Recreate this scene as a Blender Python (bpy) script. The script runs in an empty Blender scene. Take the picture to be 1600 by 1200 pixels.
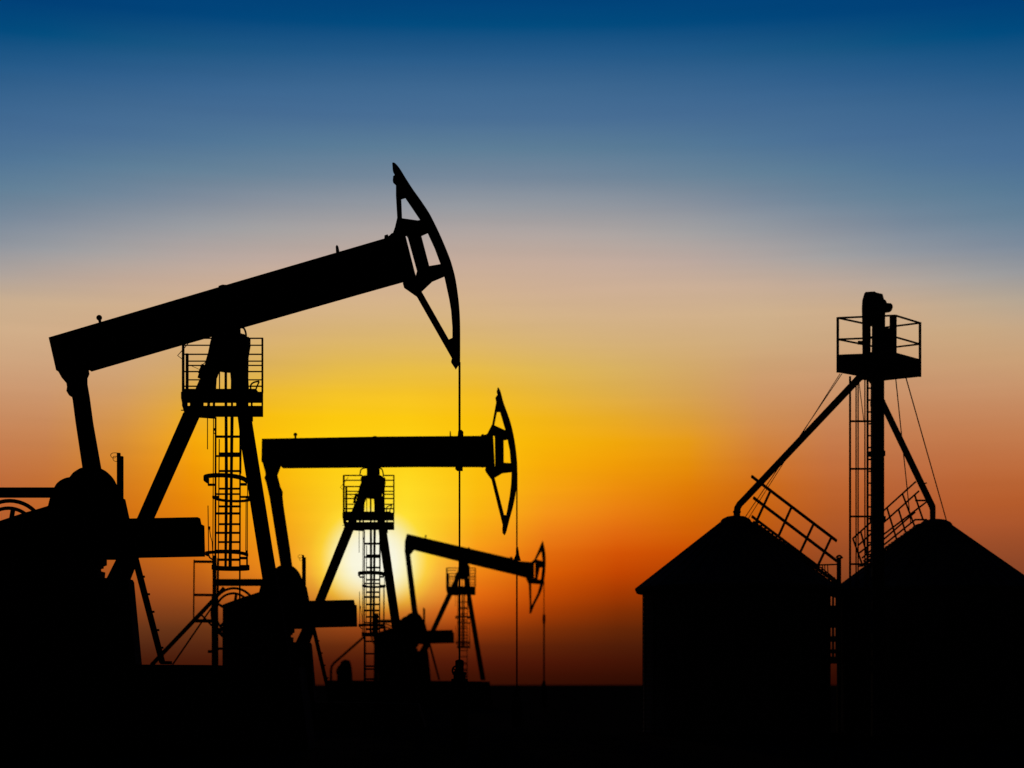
import bpy, bmesh, math, random
from mathutils import Vector, Matrix
from mathutils.geometry import tessellate_polygon

random.seed(7)
SC = bpy.context.scene
COL = SC.collection

# ------------------------------------------------------------------ camera
LENS = 60.0
F = LENS / 36.0 * 1600.0        # focal length expressed in photo pixels
CX, HY, CAMZ = 800.0, 1070.0, 1.6
cam_d = bpy.data.cameras.new("camera")
cam = bpy.data.objects.new("camera", cam_d)
COL.objects.link(cam)
cam.location = (0, 0, CAMZ)
cam.rotation_euler = (math.radians(90), 0, 0)
cam_d.lens = LENS
cam_d.sensor_width = 36.0
cam_d.shift_y = (HY - 600.0) / 1600.0
cam_d.clip_start = 0.1
cam_d.clip_end = 60000
cam_d.dof.use_dof = True
cam_d.dof.focus_distance = 43.5
cam_d.dof.aperture_fstop = 0.65
SC.camera = cam

# ------------------------------------------------------------------ exposure
SC.view_settings.view_transform = 'Standard'
SC.view_settings.look = 'None'
SC.view_settings.exposure = 0
SC.view_settings.gamma = 1

# ------------------------------------------------------------------ sky
SUN_PX = (584.0, 874.0)
SUN_AZ = math.atan((SUN_PX[0] - CX) / F)
SUN_EL = math.atan((HY - SUN_PX[1]) / F * math.cos(SUN_AZ))

def lin(c):
    out = []
    for v in c:
        v = max(0.0, min(1.0, v / 255.0))
        out.append(v / 12.92 if v <= 0.04045 else ((v + 0.055) / 1.055) ** 2.4)
    return out

def interp(xs, ys, x):
    if x <= xs[0]: return list(ys[0])
    if x >= xs[-1]: return list(ys[-1])
    for i in range(len(xs) - 1):
        if x <= xs[i + 1]:
            x0, x1 = xs[i], xs[i + 1]
            t = (x - x0) / (x1 - x0)
            a = ys[max(i - 1, 0)]; b = ys[i]; c = ys[i + 1]; d = ys[min(i + 2, len(ys) - 1)]
            xa = xs[max(i - 1, 0)]; xd = xs[min(i + 2, len(xs) - 1)]
            r = []
            for p, q, s, u in zip(a, b, c, d):
                m = (s - q) / (x1 - x0)
                m0 = (s - p) / (x1 - xa)
                m1 = (u - q) / (xd - x0)
                # keep the curve monotone so that no band overshoots
                m0 = 0 if m0 * m <= 0 else math.copysign(min(abs(m0), 3 * abs(m)), m)
                m1 = 0 if m1 * m <= 0 else math.copysign(min(abs(m1), 3 * abs(m)), m)
                h = x1 - x0
                t2, t3 = t * t, t * t * t
                r.append((2*t3 - 3*t2 + 1)*q + (t3 - 2*t2 + t)*h*m0 + (-2*t3 + 3*t2)*s + (t3 - t2)*h*m1)
            return r

UP = [(0, (0, 63, 119)), (20, (0, 68, 122)), (42, (0, 76, 126)), (60, (20, 83, 129)), (80, (33, 88, 135)),
      (100, (44, 93, 139)), (140, (62, 104, 145)), (180, (72, 110, 149)), (205, (80, 117, 150)),
      (230, (92, 125, 151)), (255, (104, 131, 153)), (278, (118, 136, 155)), (300, (135, 144, 157)),
      (330, (155, 157, 162)), (350, (168, 163, 162)), (375, (183, 167, 160)), (400, (194, 171, 158)),
      (430, (204, 174, 150)), (460, (211, 176, 143)), (480, (213, 178, 138))]
SHX = [-200, 0, 200, 400, 700, 1000, 1200, 1400, 1600, 1800]
SHV = [(110,), (76,), (41,), (16,), (0,), (12,), (42,), (84,), (120,), (150,)]
GX = [0, 150, 300, 450, 600, 750, 900, 1050, 1200, 1350, 1500, 1600]
GRID = {
 440: [(182,162,145),(195,168,145),(202,172,148),(207,174,146),(208,176,145),(206,175,148),(203,173,152),(202,174,152),(198,172,150),(190,168,150),(176,163,150),(161,156,151)],
 480: [(205,175,142),(206,174,140),(210,176,140),(213,178,138),(214,180,135),(213,179,138),(210,178,142),(208,176,142),(206,176,142),(204,172,140),(196,171,143),(184,167,146)],
 530: [(208,172,135),(208,170,132),(212,172,125),(217,178,112),(220,182,108),(219,181,112),(214,178,122),(211,175,125),(207,172,130),(203,166,128),(203,166,125),(202,166,128)],
 580: [(206,160,122),(206,162,122),(213,168,100),(226,182,78),(234,190,66),(232,187,68),(220,180,88),(212,170,100),(205,158,112),(203,155,115),(202,155,115),(202,156,115)],
 620: [(202,148,108),(207,152,105),(225,170,65),(242,190,35),(246,196,35),(243,188,32),(228,178,62),(215,164,78),(205,148,100),(200,143,102),(200,143,102),(200,143,102)],
 660: [(198,135,92),(207,143,85),(240,172,25),(252,196,8),(254,204,14),(250,192,10),(240,176,25),(224,160,45),(205,138,80),(197,130,85),(197,130,85),(196,130,85)],
 700: [(195,122,78),(205,132,62),(245,163,5),(254,198,5),(255,210,20),(253,194,8),(245,172,5),(236,156,8),(207,125,58),(194,119,75),(194,118,71),(194,118,72)],
 740: [(190,110,65),(205,122,45),(240,150,5),(252,188,8),(255,218,30),(252,190,12),(244,158,8),(232,140,5),(207,112,34),(188,107,63),(187,104,57),(187,104,56)],
 780: [(185,97,52),(205,112,30),(232,135,5),(248,175,12),(255,225,45),(250,185,15),(242,148,22),(225,120,5),(200,100,15),(182,96,52),(183,94,45),(180,92,42)],
 820: [(175,90,48),(195,102,25),(226,124,8),(246,165,20),(255,224,46),(250,172,20),(236,124,25),(218,105,5),(190,90,15),(170,87,48),(172,86,45),(168,84,42)],
 860: [(165,82,42),(180,92,28),(212,110,15),(244,155,25),(255,218,62),(246,150,22),(219,96,10),(205,79,0),(170,75,18),(152,77,42),(152,76,40),(150,74,40)],
 900: [(148,74,40),(160,80,34),(185,92,22),(236,140,30),(250,200,80),(232,122,18),(197,74,0),(173,60,0),(142,62,15),(132,66,38),(132,66,38),(130,64,38)],
 940: [(130,62,32),(140,65,28),(150,72,25),(190,95,25),(225,150,55),(205,92,12),(152,56,1),(126,47,3),(115,50,12),(105,52,28),(105,52,28),(105,52,28)],
 970: [(105,52,28),(110,55,26),(112,55,22),(140,65,22),(180,85,28),(165,66,8),(116,43,4),(94,36,6),(88,38,12),(84,40,20),(84,40,20),(84,40,20)],
 1000: [(82,40,22),(85,42,22),(88,40,18),(100,45,15),(115,46,13),(106,40,9),(84,31,7),(70,26,8),(68,26,9),(66,28,12),(66,28,12),(66,28,12)],
 1030: [(66,24,11),(68,24,10),(70,24,10),(74,23,9),(80,24,8),(76,21,7),(66,17,5),(56,15,5),(54,15,5),(54,15,5),(54,15,5),(54,15,5)],
 1050: [(58,17,6),(60,18,6),(60,17,6),(62,16,6),(64,15,5),(62,13,4),(56,10,3),(48,10,3),(48,10,3),(48,10,3),(48,10,3),(48,10,3)],
 1074: [(50,10,3),(50,10,3),(50,10,3),(50,9,3),(50,9,3),(48,8,3),(42,6,2),(40,5,2),(40,5,2),(40,5,2),(40,5,2),(40,5,2)],
}

# the dust band low on the right is a touch redder
for y_ in (900, 940, 970, 1000, 1030):
    GRID[y_] = GRID[y_][:5] + [(min(255, r_ * (1.02 if y_ == 900 else 1.07)), g_ * 1.03, b_) for r_, g_, b_ in GRID[y_][5:]]

def sky_rgb(px, py):
    if py < 470:
        sh = interp(SHX, SHV, px)[0]
        up = interp([u[0] for u in UP], [u[1] for u in UP], py * 350.0 / (350.0 + sh))
        lo = interp(sorted(GRID), [interp(GX, GRID[y], px) for y in sorted(GRID)], py)
        w = max(0.0, min(1.0, (py - 400) / 70.0))
        w = w * w * (3 - 2 * w)
        return [a * (1 - w) + b * w for a, b in zip(up, lo)]
    ys = sorted(GRID)
    return interp(ys, [interp(GX, GRID[y], px) for y in ys], py)

world = bpy.data.worlds.new("World")
SC.world = world
world.use_nodes = True
nt = world.node_tree
nt.nodes.clear()
N = nt.nodes.new
L = nt.links.new

def math_node(op, a=None, b=None, clamp=False):
    n = N('ShaderNodeMath'); n.operation = op; n.use_clamp = clamp
    for i, v in enumerate((a, b)):
        if v is None: continue
        if isinstance(v, (int, float)): n.inputs[i].default_value = v
        else: L(v, n.inputs[i])
    return n.outputs[0]

def map_range(v, a, b, c, d, kind='LINEAR'):
    n = N('ShaderNodeMapRange'); n.interpolation_type = kind; n.clamp = True
    L(v, n.inputs[0])
    for i, q in zip((1, 2, 3, 4), (a, b, c, d)): n.inputs[i].default_value = q
    return n.outputs[0]

def mix_rgb(fac, a, b, mode='MIX'):
    n = N('ShaderNodeMix'); n.data_type = 'RGBA'; n.blend_type = mode
    if isinstance(fac, (int, float)): n.inputs[0].default_value = fac
    else: L(fac, n.inputs[0])
    for i, v in ((6, a), (7, b)):
        if isinstance(v, (tuple, list)): n.inputs[i].default_value = (*v[:3], 1)
        else: L(v, n.inputs[i])
    return n.outputs[2]

def ramp(fac, stops):
    n = N('ShaderNodeValToRGB'); L(fac, n.inputs[0])
    e = n.color_ramp.elements
    n.color_ramp.interpolation = 'LINEAR'
    while len(e) > 1: e.remove(e[-1])
    e[0].position = stops[0][0]; e[0].color = (*stops[0][1], 1)
    for p, c in stops[1:]:
        q = e.new(p); q.color = (*c, 1)
    return n.outputs[0]

tc = N('ShaderNodeTexCoord')
sep = N('ShaderNodeSeparateXYZ'); L(tc.outputs['Generated'], sep.inputs[0])
elev = math_node('ARCSINE', sep.outputs[2])
azim = math_node('ARCTAN2', sep.outputs[0], sep.outputs[1])
E_MAX = math.radians(24.0)
ef = math_node('DIVIDE', elev, E_MAX, clamp=True)
col = None
AZ = [math.radians(-20 + i * 40 / 17.0) for i in range(18)]
for i, a in enumerate(AZ):
    px = CX + F * math.tan(a)
    stops = []
    for j in range(32):
        t = j / 31.0
        t = t ** 1.25                        # finer steps near the horizon
        py = HY - F * math.tan(t * E_MAX) / math.cos(a)
        stops.append((t, lin(sky_rgb(px, py))))
    r = ramp(ef, stops)
    if col is None: col = r
    else: col = mix_rgb(map_range(azim, AZ[i - 1], a, 0, 1), col, r)
# glow round the sun, round in angle
sd = Vector((math.sin(SUN_AZ) * math.cos(SUN_EL), math.cos(SUN_AZ) * math.cos(SUN_EL), math.sin(SUN_EL)))
dot = N('ShaderNodeVectorMath'); dot.operation = 'DOT_PRODUCT'
L(tc.outputs['Generated'], dot.inputs[0]); dot.inputs[1].default_value = sd
ang = math_node('ARCCOSINE', math_node('MINIMUM', dot.outputs['Value'], 0.9999999))
rf = math_node('DIVIDE', ang, 126.0 / F, clamp=True)
gcol = ramp(rf, [(0, lin((248, 246, 228))), (0.27, lin((248, 244, 218))), (0.42, lin((250, 240, 185))),
                 (0.55, lin((249, 233, 135))), (0.66, lin((255, 228, 62))), (0.9, lin((255, 220, 40)))])
gal = ramp(rf, [(0, (1, 1, 1)), (0.36, (1, 1, 1)), (0.5, (0.88,) * 3), (0.64, (0.5,) * 3), (0.80, (0.12,) * 3), (1, (0, 0, 0))])
low = map_range(elev, math.atan(88.0 / F), math.atan(172.0 / F), 0, 1, 'SMOOTHSTEP')   # dust near the ground swallows the glow
col = mix_rgb(math_node('MULTIPLY', gal, low), col, gcol)
# faint uneven streaks of thin dusk haze
cmb = N('ShaderNodeCombineXYZ'); L(math_node('MULTIPLY', azim, 5.0), cmb.inputs[0]); L(math_node('MULTIPLY', elev, 95.0), cmb.inputs[1])
noi = N('ShaderNodeTexNoise'); noi.inputs['Scale'].default_value = 1.0; noi.inputs['Detail'].default_value = 5.0
noi.inputs['Roughness'].default_value = 0.6; L(cmb.outputs[0], noi.inputs['Vector'])
col = mix_rgb(1.0, col, map_range(noi.outputs[0], 0.25, 0.75, 0.975, 1.025), 'MULTIPLY')
# away from the sun the dusk sky is dim: overhead and behind
zen = map_range(elev, math.radians(23), math.radians(60), 1, 0.10, 'SMOOTHSTEP')
away = map_range(math_node('ABSOLUTE', azim), math.radians(18.5), math.radians(55), 1, 0.012, 'SMOOTHSTEP')
dim = math_node('MULTIPLY', zen, away)
col = mix_rgb(1.0, col, dim, 'MULTIPLY')
bg = N('ShaderNodeBackground'); L(col, bg.inputs[0]); bg.inputs[1].default_value = 1.0
nis = N('ShaderNodeTexSky'); nis.sky_type = 'NISHITA'; nis.sun_disc = False
nis.sun_elevation = SUN_EL; nis.sun_rotation = SUN_AZ
bg2 = N('ShaderNodeBackground'); L(nis.outputs[0], bg2.inputs[0]); bg2.inputs[1].default_value = 0.00008
add = N('ShaderNodeAddShader'); L(bg.outputs[0], add.inputs[0]); L(bg2.outputs[0], add.inputs[1])
out = N('ShaderNodeOutputWorld'); L(add.outputs[0], out.inputs[0])

# ------------------------------------------------------------------ sun
sun_d = bpy.data.lights.new("sun", 'SUN')
sun_d.energy = 0.5
sun_d.angle = math.radians(0.5)
sun_d.color = (1.0, 0.62, 0.32)
sun = bpy.data.objects.new("sun", sun_d)
COL.objects.link(sun)
sun.rotation_euler = sd.to_track_quat('Z', 'Y').to_euler()
sun.location = (-4, 30, 40)

# ------------------------------------------------------------------ materials
def material(name, c1, c2, scale, rough, spec=0.25, metal=0.0, stretch=(1, 1, 1), bump=0.0):
    m = bpy.data.materials.new(name); m.use_nodes = True
    t = m.node_tree; b = t.nodes['Principled BSDF']
    co = t.nodes.new('ShaderNodeTexCoord'); mp = t.nodes.new('ShaderNodeMapping')
    mp.inputs['Scale'].default_value = stretch
    no = t.nodes.new('ShaderNodeTexNoise'); no.inputs['Scale'].default_value = scale
    no.inputs['Detail'].default_value = 6; no.inputs['Roughness'].default_value = 0.65
    cr = t.nodes.new('ShaderNodeValToRGB')
    cr.color_ramp.elements[0].position = 0.35; cr.color_ramp.elements[0].color = (*c1, 1)
    cr.color_ramp.elements[1].position = 0.7; cr.color_ramp.elements[1].color = (*c2, 1)
    t.links.new(co.outputs['Object'], mp.inputs[0]); t.links.new(mp.outputs[0], no.inputs['Vector'])
    t.links.new(no.outputs[0], cr.inputs[0]); t.links.new(cr.outputs[0], b.inputs['Base Color'])
    b.inputs['Roughness'].default_value = rough
    b.inputs['Metallic'].default_value = metal
    b.inputs['Specular IOR Level'].default_value = spec
    if bump:
        bp = t.nodes.new('ShaderNodeBump'); bp.inputs['Strength'].default_value = bump
        t.links.new(no.outputs[0], bp.inputs['Height']); t.links.new(bp.outputs[0], b.inputs['Normal'])
    return m

M_STEEL = material('dark_painted_steel', (0.028, 0.028, 0.032), (0.05, 0.038, 0.03), 3.0, 0.85, 0.0)
M_GREASE = material('greasy_machine_steel', (0.02, 0.02, 0.022), (0.045, 0.04, 0.036), 5.0, 0.8, 0.0)
M_CABLE = material('steel_cable', (0.03, 0.03, 0.03), (0.06, 0.055, 0.05), 20.0, 0.8, 0.0)
M_CONC = material('stained_concrete', (0.05, 0.047, 0.044), (0.11, 0.10, 0.094), 2.0, 0.95, 0.0, bump=0.2)
M_GALV = material('weathered_galvanised_sheet', (0.10, 0.10, 0.105), (0.18, 0.175, 0.17), 1.5, 0.9, 0.0, stretch=(1, 1, 0.25))
M_ROOF = material('dull_roof_sheet', (0.10, 0.10, 0.105), (0.16, 0.155, 0.15), 2.0, 0.9, 0.0)
M_SOIL = material('dark_oily_soil', (0.012, 0.010, 0.009), (0.024, 0.020, 0.017), 0.6, 1.0, 0.0, bump=0.3)

# ------------------------------------------------------------------ mesh helpers
def W(px, py, D):
    return Vector(((px - CX) / F * D, D, CAMZ + (HY - py) / F * D))

def smooth_line(pts, n=4):
    """Catmull-Rom through 2-D points"""
    r = []
    for i in range(len(pts) - 1):
        p0 = pts[max(i - 1, 0)]; p1 = pts[i]; p2 = pts[i + 1]; p3 = pts[min(i + 2, len(pts) - 1)]
        for k in range(n):
            t = k / n; t2 = t * t; t3 = t2 * t
            r.append(tuple(0.5 * (2*b + (c - a)*t + (2*a - 5*b + 4*c - d)*t2 + (-a + 3*b - 3*c + d)*t3)
                           for a, b, c, d in zip(p0, p1, p2, p3)))
    r.append(pts[-1])
    return r

class MB:
    """collects shapes for ONE mesh object"""
    def __init__(self):
        self.bm = bmesh.new()
    def prism(self, loop, extr, holes=()):
        """loop/holes: world points in a plane, extruded by the vector extr (centred)"""
        h = extr * 0.5
        loops = [list(loop)] + [list(q) for q in holes]
        tris = tessellate_polygon(loops)
        flat = [p for q in loops for p in q]
        a = [self.bm.verts.new(p - h) for p in flat]
        b = [self.bm.verts.new(p + h) for p in flat]
        for t in tris:
            try:
                self.bm.faces.new([a[i] for i in t]); self.bm.faces.new([b[i] for i in reversed(t)])
            except ValueError: pass
        o = 0
        for q in loops:
            n = len(q)
            for i in range(n):
                j = (i + 1) % n
                try: self.bm.faces.new((a[o + i], a[o + j], b[o + j], b[o + i]))
                except ValueError: pass
            o += n
    def beam(self, p, q, w, d, side=Vector((0, 1, 0))):
        """box beam from p to q, w across, d along side"""
        ax = (q - p).normalized()
        s = (side - ax * side.dot(ax)).normalized()
        u = ax.cross(s).normalized()
        vs = []
        for e in (p, q):
            for a, b in ((-1, -1), (1, -1), (1, 1), (-1, 1)):
                vs.append(self.bm.verts.new(e + u * (a * w / 2) + s * (b * d / 2)))
        for f in ((0, 1, 2, 3), (7, 6, 5, 4), (0, 4, 5, 1), (1, 5, 6, 2), (2, 6, 7, 3), (3, 7, 4, 0)):
            self.bm.faces.new([vs[i] for i in f])
    def box(self, c, sx, sy, sz):
        self.beam(c - Vector((0, 0, sz / 2)), c + Vector((0, 0, sz / 2)), sx, sy)
    def tube(self, pts, r, n=10, closed=False):
        pts = [Vector(p) for p in pts]
        rings = []
        m = len(pts)
        up = None
        for i, p in enumerate(pts):
            if closed: t = pts[(i + 1) % m] - pts[i - 1]
            elif i == 0: t = pts[1] - pts[0]
            elif i == m - 1: t = pts[-1] - pts[-2]
            else: t = (pts[i + 1] - p).normalized() + (p - pts[i - 1]).normalized()
            t.normalize()
            if up is None:
                up = Vector((0, 1, 0)) if abs(t.y) < 0.8 else Vector((0, 0, 1))
            up = (up - t * up.dot(t)).normalized()
            s = t.cross(up)
            rr = r[i] if isinstance(r, (list, tuple)) else r
            rings.append([self.bm.verts.new(p + (up * math.cos(2*math.pi*k/n) + s * math.sin(2*math.pi*k/n)) * rr) for k in range(n)])
        for i in range(m if closed else m - 1):
            a = rings[i]; b = rings[(i + 1) % m]
            for k in range(n):
                self.bm.faces.new((a[k], a[(k + 1) % n], b[(k + 1) % n], b[k]))
        if not closed:
            self.bm.faces.new(rings[0][::-1]); self.bm.faces.new(rings[-1])
    def lathe(self, c, prof, n=48, cap=True):
        """profile of (radius, z) turned about the vertical through c"""
        rings = []
        for r, z in prof:
            rings.append([self.bm.verts.new(c + Vector((r * math.cos(2*math.pi*k/n), r * math.sin(2*math.pi*k/n), z))) for k in range(n)])
        for a, b in zip(rings, rings[1:]):
            for k in range(n):
                self.bm.faces.new((a[k], a[(k + 1) % n], b[(k + 1) % n], b[k]))
        if cap:
            self.bm.faces.new(rings[0][::-1]); self.bm.faces.new(rings[-1])
    def ball(self, c, r):
        bmesh.ops.create_uvsphere(self.bm, u_segments=14, v_segments=10, radius=r, matrix=Matrix.Translation(c))
    def build(self, name, mat, parent=None, smooth=False):
        bmesh.ops.recalc_face_normals(self.bm, faces=self.bm.faces)
        me = bpy.data.meshes.new(name)
        root = parent
        org = Vector((0, 0, 0))
        while root is not None:
            org += Vector(root.location); root = root.parent
        if parent is None and len(self.bm.verts):
            lo = [min(v.co[i] for v in self.bm.verts) for i in range(3)]
            hi = [max(v.co[i] for v in self.bm.verts) for i in range(3)]
            org = Vector(((lo[0] + hi[0]) / 2, (lo[1] + hi[1]) / 2, lo[2]))
        bmesh.ops.translate(self.bm, verts=self.bm.verts, vec=-org)
        self.bm.to_mesh(me); self.bm.free()
        if smooth:
            for p in me.polygons: p.use_smooth = True
        me.materials.append(mat)
        o = bpy.data.objects.new(name, me)
        COL.objects.link(o)
        if parent is not None: o.parent = parent
        else: o.location = org
        return o

def bar_obj(name, mat, parent, p, q, w, d, side=None):
    m = MB(); m.beam(p, q, w, d, side or Vector((0, 1, 0)))
    return m.build(name, mat, parent)

def tube_obj(name, mat, parent, pts, r, n=8):
    m = MB(); m.tube(pts, r, n)
    return m.build(name, mat, parent)

def plate_obj(name, mat, parent, pts, d, holes=()):
    m = MB(); m.prism(pts, Vector((0, d, 0)), holes)
    return m.build(name, mat, parent)

def tag(o, label, cat, group=None):
    o['label'] = label; o['category'] = cat
    if group: o['group'] = group
    return o

def thing(name, loc, label, cat, group=None):
    o = bpy.data.objects.new(name, None)
    COL.objects.link(o)
    o.location = loc; o.empty_display_size = 0.5
    return tag(o, label, cat, group)

# ------------------------------------------------------------------ ground
g = MB()
R = 30000.0
rad = [0, 8, 16, 26, 38, 52, 70, 95, 130, 180, 300, 700, 2500, 9000, R]
seg = 72
rows = []
for i, r in enumerate(rad[1:]):
    ring = []
    for k in range(seg):
        a = 2 * math.pi * k / seg
        z = -abs(random.gauss(0, 0.025)) if 8 < r < 200 else 0.0
        ring.append(g.bm.verts.new((r * math.cos(a), r * math.sin(a), z)))
    rows.append(ring)
c0 = g.bm.verts.new((0, 0, 0))
for k in range(seg): g.bm.faces.new((c0, rows[0][k], rows[0][(k + 1) % seg]))
for a, b in zip(rows, rows[1:]):
    for k in range(seg): g.bm.faces.new((a[k], b[k], b[(k + 1) % seg], a[(k + 1) % seg]))
ground = g.build('ground', M_SOIL)
ground['kind'] = 'structure'

# ------------------------------------------------------------------ pumpjacks
class Rig:
    """one pumpjack: maps drawing units (those of the largest jack) to real points at its own distance"""
    def __init__(self, D, u0, sx, x0, v0, sz):
        self.D, self.u0, self.sx, self.x0, self.v0, self.sz = D, u0, sx, x0, v0, sz
    def px(self, u, v):
        return (self.x0 + self.sx * (u - self.u0), self.v0 - self.sz * (1072.0 - v))
    def P(self, u, v, dy=0.0):
        x, y = self.px(u, v); return W(x, y, self.D + dy)
    def Q(self, x, y, dy=0.0):
        return W(x, y, self.D + dy)
    @property
    def ku(self): return self.sx * self.D / F        # metres per unit across
    @property
    def kv(self): return self.sz * self.D / F
    @property
    def k(self): return self.D / F

Y = Vector((0, 1, 0))

def pumpjack(rig, tr, label, detail):
    P, Q, D = rig.P, rig.Q, rig.D
    k = rig.k; ku = rig.ku; kv = rig.kv
    base = P(300, 1037); base.z = 0; base.y = D
    root = thing('pumpjack', base, label, 'pumpjack', 'pumpjacks in a row across the oil field')
    S = ku / 0.0161                                  # size relative to the largest, for thicknesses
    # walking beam -------------------------------------------------------
    m = MB(); m.prism([Q(*p) for p in tr['beam']], Y * 0.30)
    wb = m.build('walking_beam', M_STEEL, root)
    for b in tr['bumps']:
        m = MB(); m.prism([Q(*p) for p in b], Y * 0.12); m.build('bearing_cap', M_STEEL, wb)
    (bx, by), br, stem = tr['lug']
    m = MB(); m.ball(Q(bx, by), br * k); m.tube([Q(bx, by), Q(*stem)], br * 0.5 * k, 8); m.build('lifting_lug', M_STEEL, wb)
    # horse head ---------------------------------------------------------
    outer = smooth_line(tr['arc'], 4) + tr['head_rest']
    m = MB(); m.prism([Q(*p) for p in outer], Y * 0.2, [[Q(*p) for p in h] for h in tr['holes']])
    hh = m.build('horse_head', M_STEEL, root)
    # bridle cable and polished rod ---------------------------------------
    rx, ry0, ry1, ry2 = tr['rod']
    for dx in (-0.6, 0.6): tube_obj('bridle_cable', M_CABLE, root, [Q(rx + dx * tr['s'], ry0), Q(rx + dx * tr['s'], ry1)], 1.1 * tr['s'] * k)
    m = MB(); m.tube([Q(rx, ry1), Q(rx, ry2)], tr.get('rod_w', 1.45) * tr['s'] * k, 8); m.build('polished_rod', M_CABLE, root)
    for c in tr['carrier']: plate_obj('carrier_clamp', M_GREASE, root, [Q(*p) for p in c], 0.14)
    # pitman arm -----------------------------------------------------------
    m = MB(); m.prism([Q(*p) for p in tr['pitman']], Y * 0.24); m.build('pitman_arm', M_STEEL, root)
    # gearbox with crank dome ---------------------------------------------
    dome = smooth_line([(112, 747), (117.5, 740), (125, 735), (131, 732.3), (144, 730.5), (157.5, 732), (166, 737.5), (174, 746),
                        (179, 755), (183, 765.5), (187, 776)], 3)
    m = MB(); m.prism([P(*p) for p in dome + [(193, 779), (200, 811), (200, 874), (110, 874), (88, 800)]], Y * 0.42)
    m.build('gearbox', M_GREASE, root)
    small = smooth_line([(79, 792), (83, 777), (90, 761), (96, 754), (105, 749), (114, 747)], 3)
    m = MB(); m.prism([P(*p) for p in small + [(130, 800), (120, 870), (70, 870)]], Y * 0.5); m.build('crank_hub', M_GREASE, root)
    # counterweight ---------------------------------------------------------
    m = MB(); m.prism([P(*p) for p in [(160, 812), (311, 809), (313.2, 820), (317.5, 820.5), (318.5, 869), (217, 871), (150, 872)]], Y * 0.36)
    m.build('counterweight', M_STEEL, root)
    # belt guard, flywheel, guard bar -----------------------------------------
    m = MB(); m.prism([P(*p) for p in [(90, 788), (57.5, 798), (42, 802), (0, 816), (-11, 820), (-11, 905), (90, 905)]], Y * 0.4)
    m.build('belt_guard', M_STEEL, root)
    circ = [2*math.pi*i/48 for i in range(48)]
    fw = MB(); fw.tube([P(15 + 55.5 * math.cos(a), 838 - 55.5 * math.sin(a), -0.1) for a in circ], 3.1 * ku, 8, True)
    flywheel = fw.build('flywheel', M_GREASE, root)
    fw = MB(); fw.tube([P(13 + 44 * math.cos(a), 838 - 44 * math.sin(a), 0.1) for a in circ], 2.9 * ku, 8, True)
    fw.build('rim', M_GREASE, flywheel)
    for i in range(5):
        a = math.radians(80 + i * 72)
        bar_obj('spoke', M_GREASE, flywheel, P(13, 838), P(13 + 44 * math.cos(a), 838 - 44 * math.sin(a)), 6.5 * ku, 0.06)
    m = MB(); m.beam(P(-30, 769.7), P(92, 769.7), 15.5 * kv, 0.14); m.build('guard_bar', M_STEEL, root)
    # brake post ---------------------------------------------------------------
    m = MB(); m.beam(P(187.8, 713), P(187.8, 790), 9 * ku, 0.12)
    m.beam(P(185.5, 707.8), P(185.5, 718), 4.8 * ku, 0.1)
    m.build('brake_post', M_STEEL, root)
    if detail > 0:
        m = MB()
        m.tube([P(*p) for p in smooth_line([(186, 707.8), (176, 707.8), (172.8, 711.5), (176, 715.5), (181, 715)], 3)], 0.5 * ku, 6)
        m.tube([P(*p) for p in smooth_line([(184, 713.5), (178, 713), (176.5, 717), (179, 720.5), (184, 721)], 3)], 0.5 * ku, 6)
        m.build('brake_cable', M_CABLE, root)
    # pedestal and skid ------------------------------------------------------------
    zfoot = 0.0
    def down(u, v=1037): 
        p = P(u, v); return p
    poly = [P(*p) for p in [(-10, 880), (120, 866), (162, 871), (162, 882), (157, 884), (157, 887), (153, 888), (153, 892), (159.5, 893),
                            (158.6, 904), (203, 905), (205, 909), (217, 1037)]]
    b = Q(*rig.px(219, 1040)); b.z = 0.0
    a = Q(*rig.px(-10, 1040)); a.z = 0.0
    m = MB(); m.prism(poly + [b, a], Y * 0.7); m.build('pedestal', M_CONC, root)
    # skid: a flat frame on the ground that carries both ends
    x0, y0 = rig.px(tr.get('skid_left', -55), 1037); x1, _ = rig.px(472, 1037); x2, _ = rig.px(488, 1037)
    t0, t1 = W(x0, y0, D), W(x1, rig.px(0, 1043)[1], D)
    if t0.z > 0.25:
        m = MB()
        bl, br_ = t0.copy(), W(x2, y0, D); bl.z = 0; br_.z = 0
        m.prism([t0, W(rig.px(330, 0)[0], rig.px(0, 1039.5)[1], D), t1, br_, bl], Y * 1.5); m.build('base_skid', M_CONC, root)
    def leg_foot(u):
        return max(0.0, P(u, 1040).z)
    # tripod legs --------------------------------------------------------------------
    m = MB(); m.prism([P(*p) for p in [(288.6, 646), (310.5, 649), (239.5, 808), (199.5, 911), (165.5, 911), (217.5, 808)]], Y * 0.34)
    m.build('leg', M_STEEL, root)
    fz = [P(433, 1037), P(455, 1037)]
    if fz[0].z < 0.05:
        for p in fz: p.z = 0.0
    m = MB(); m.prism([P(372.3, 648), P(391, 648), P(425, 860), fz[1], fz[0], P(404, 860), P(379, 702)], Y * 0.34)
    m.build('leg', M_STEEL, root)
    m = MB(); m.prism([P(*p) for p in [(205, 866), (214.5, 866), (258, 1036), (249.5, 1036)]], Y * 0.12)
    if detail > 0:
        for u, v in ((224, 901), (232, 928.5), (239, 956), (246.5, 984.5), (253, 1012)):
            m.box(P(u - 1.5, v), 7 * ku, 0.08, 3.2 * kv)
        m.box(P(259.5, 1035.5), 15 * ku, 0.3, 5 * kv)
    m.build('brace', M_STEEL, root)
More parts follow.
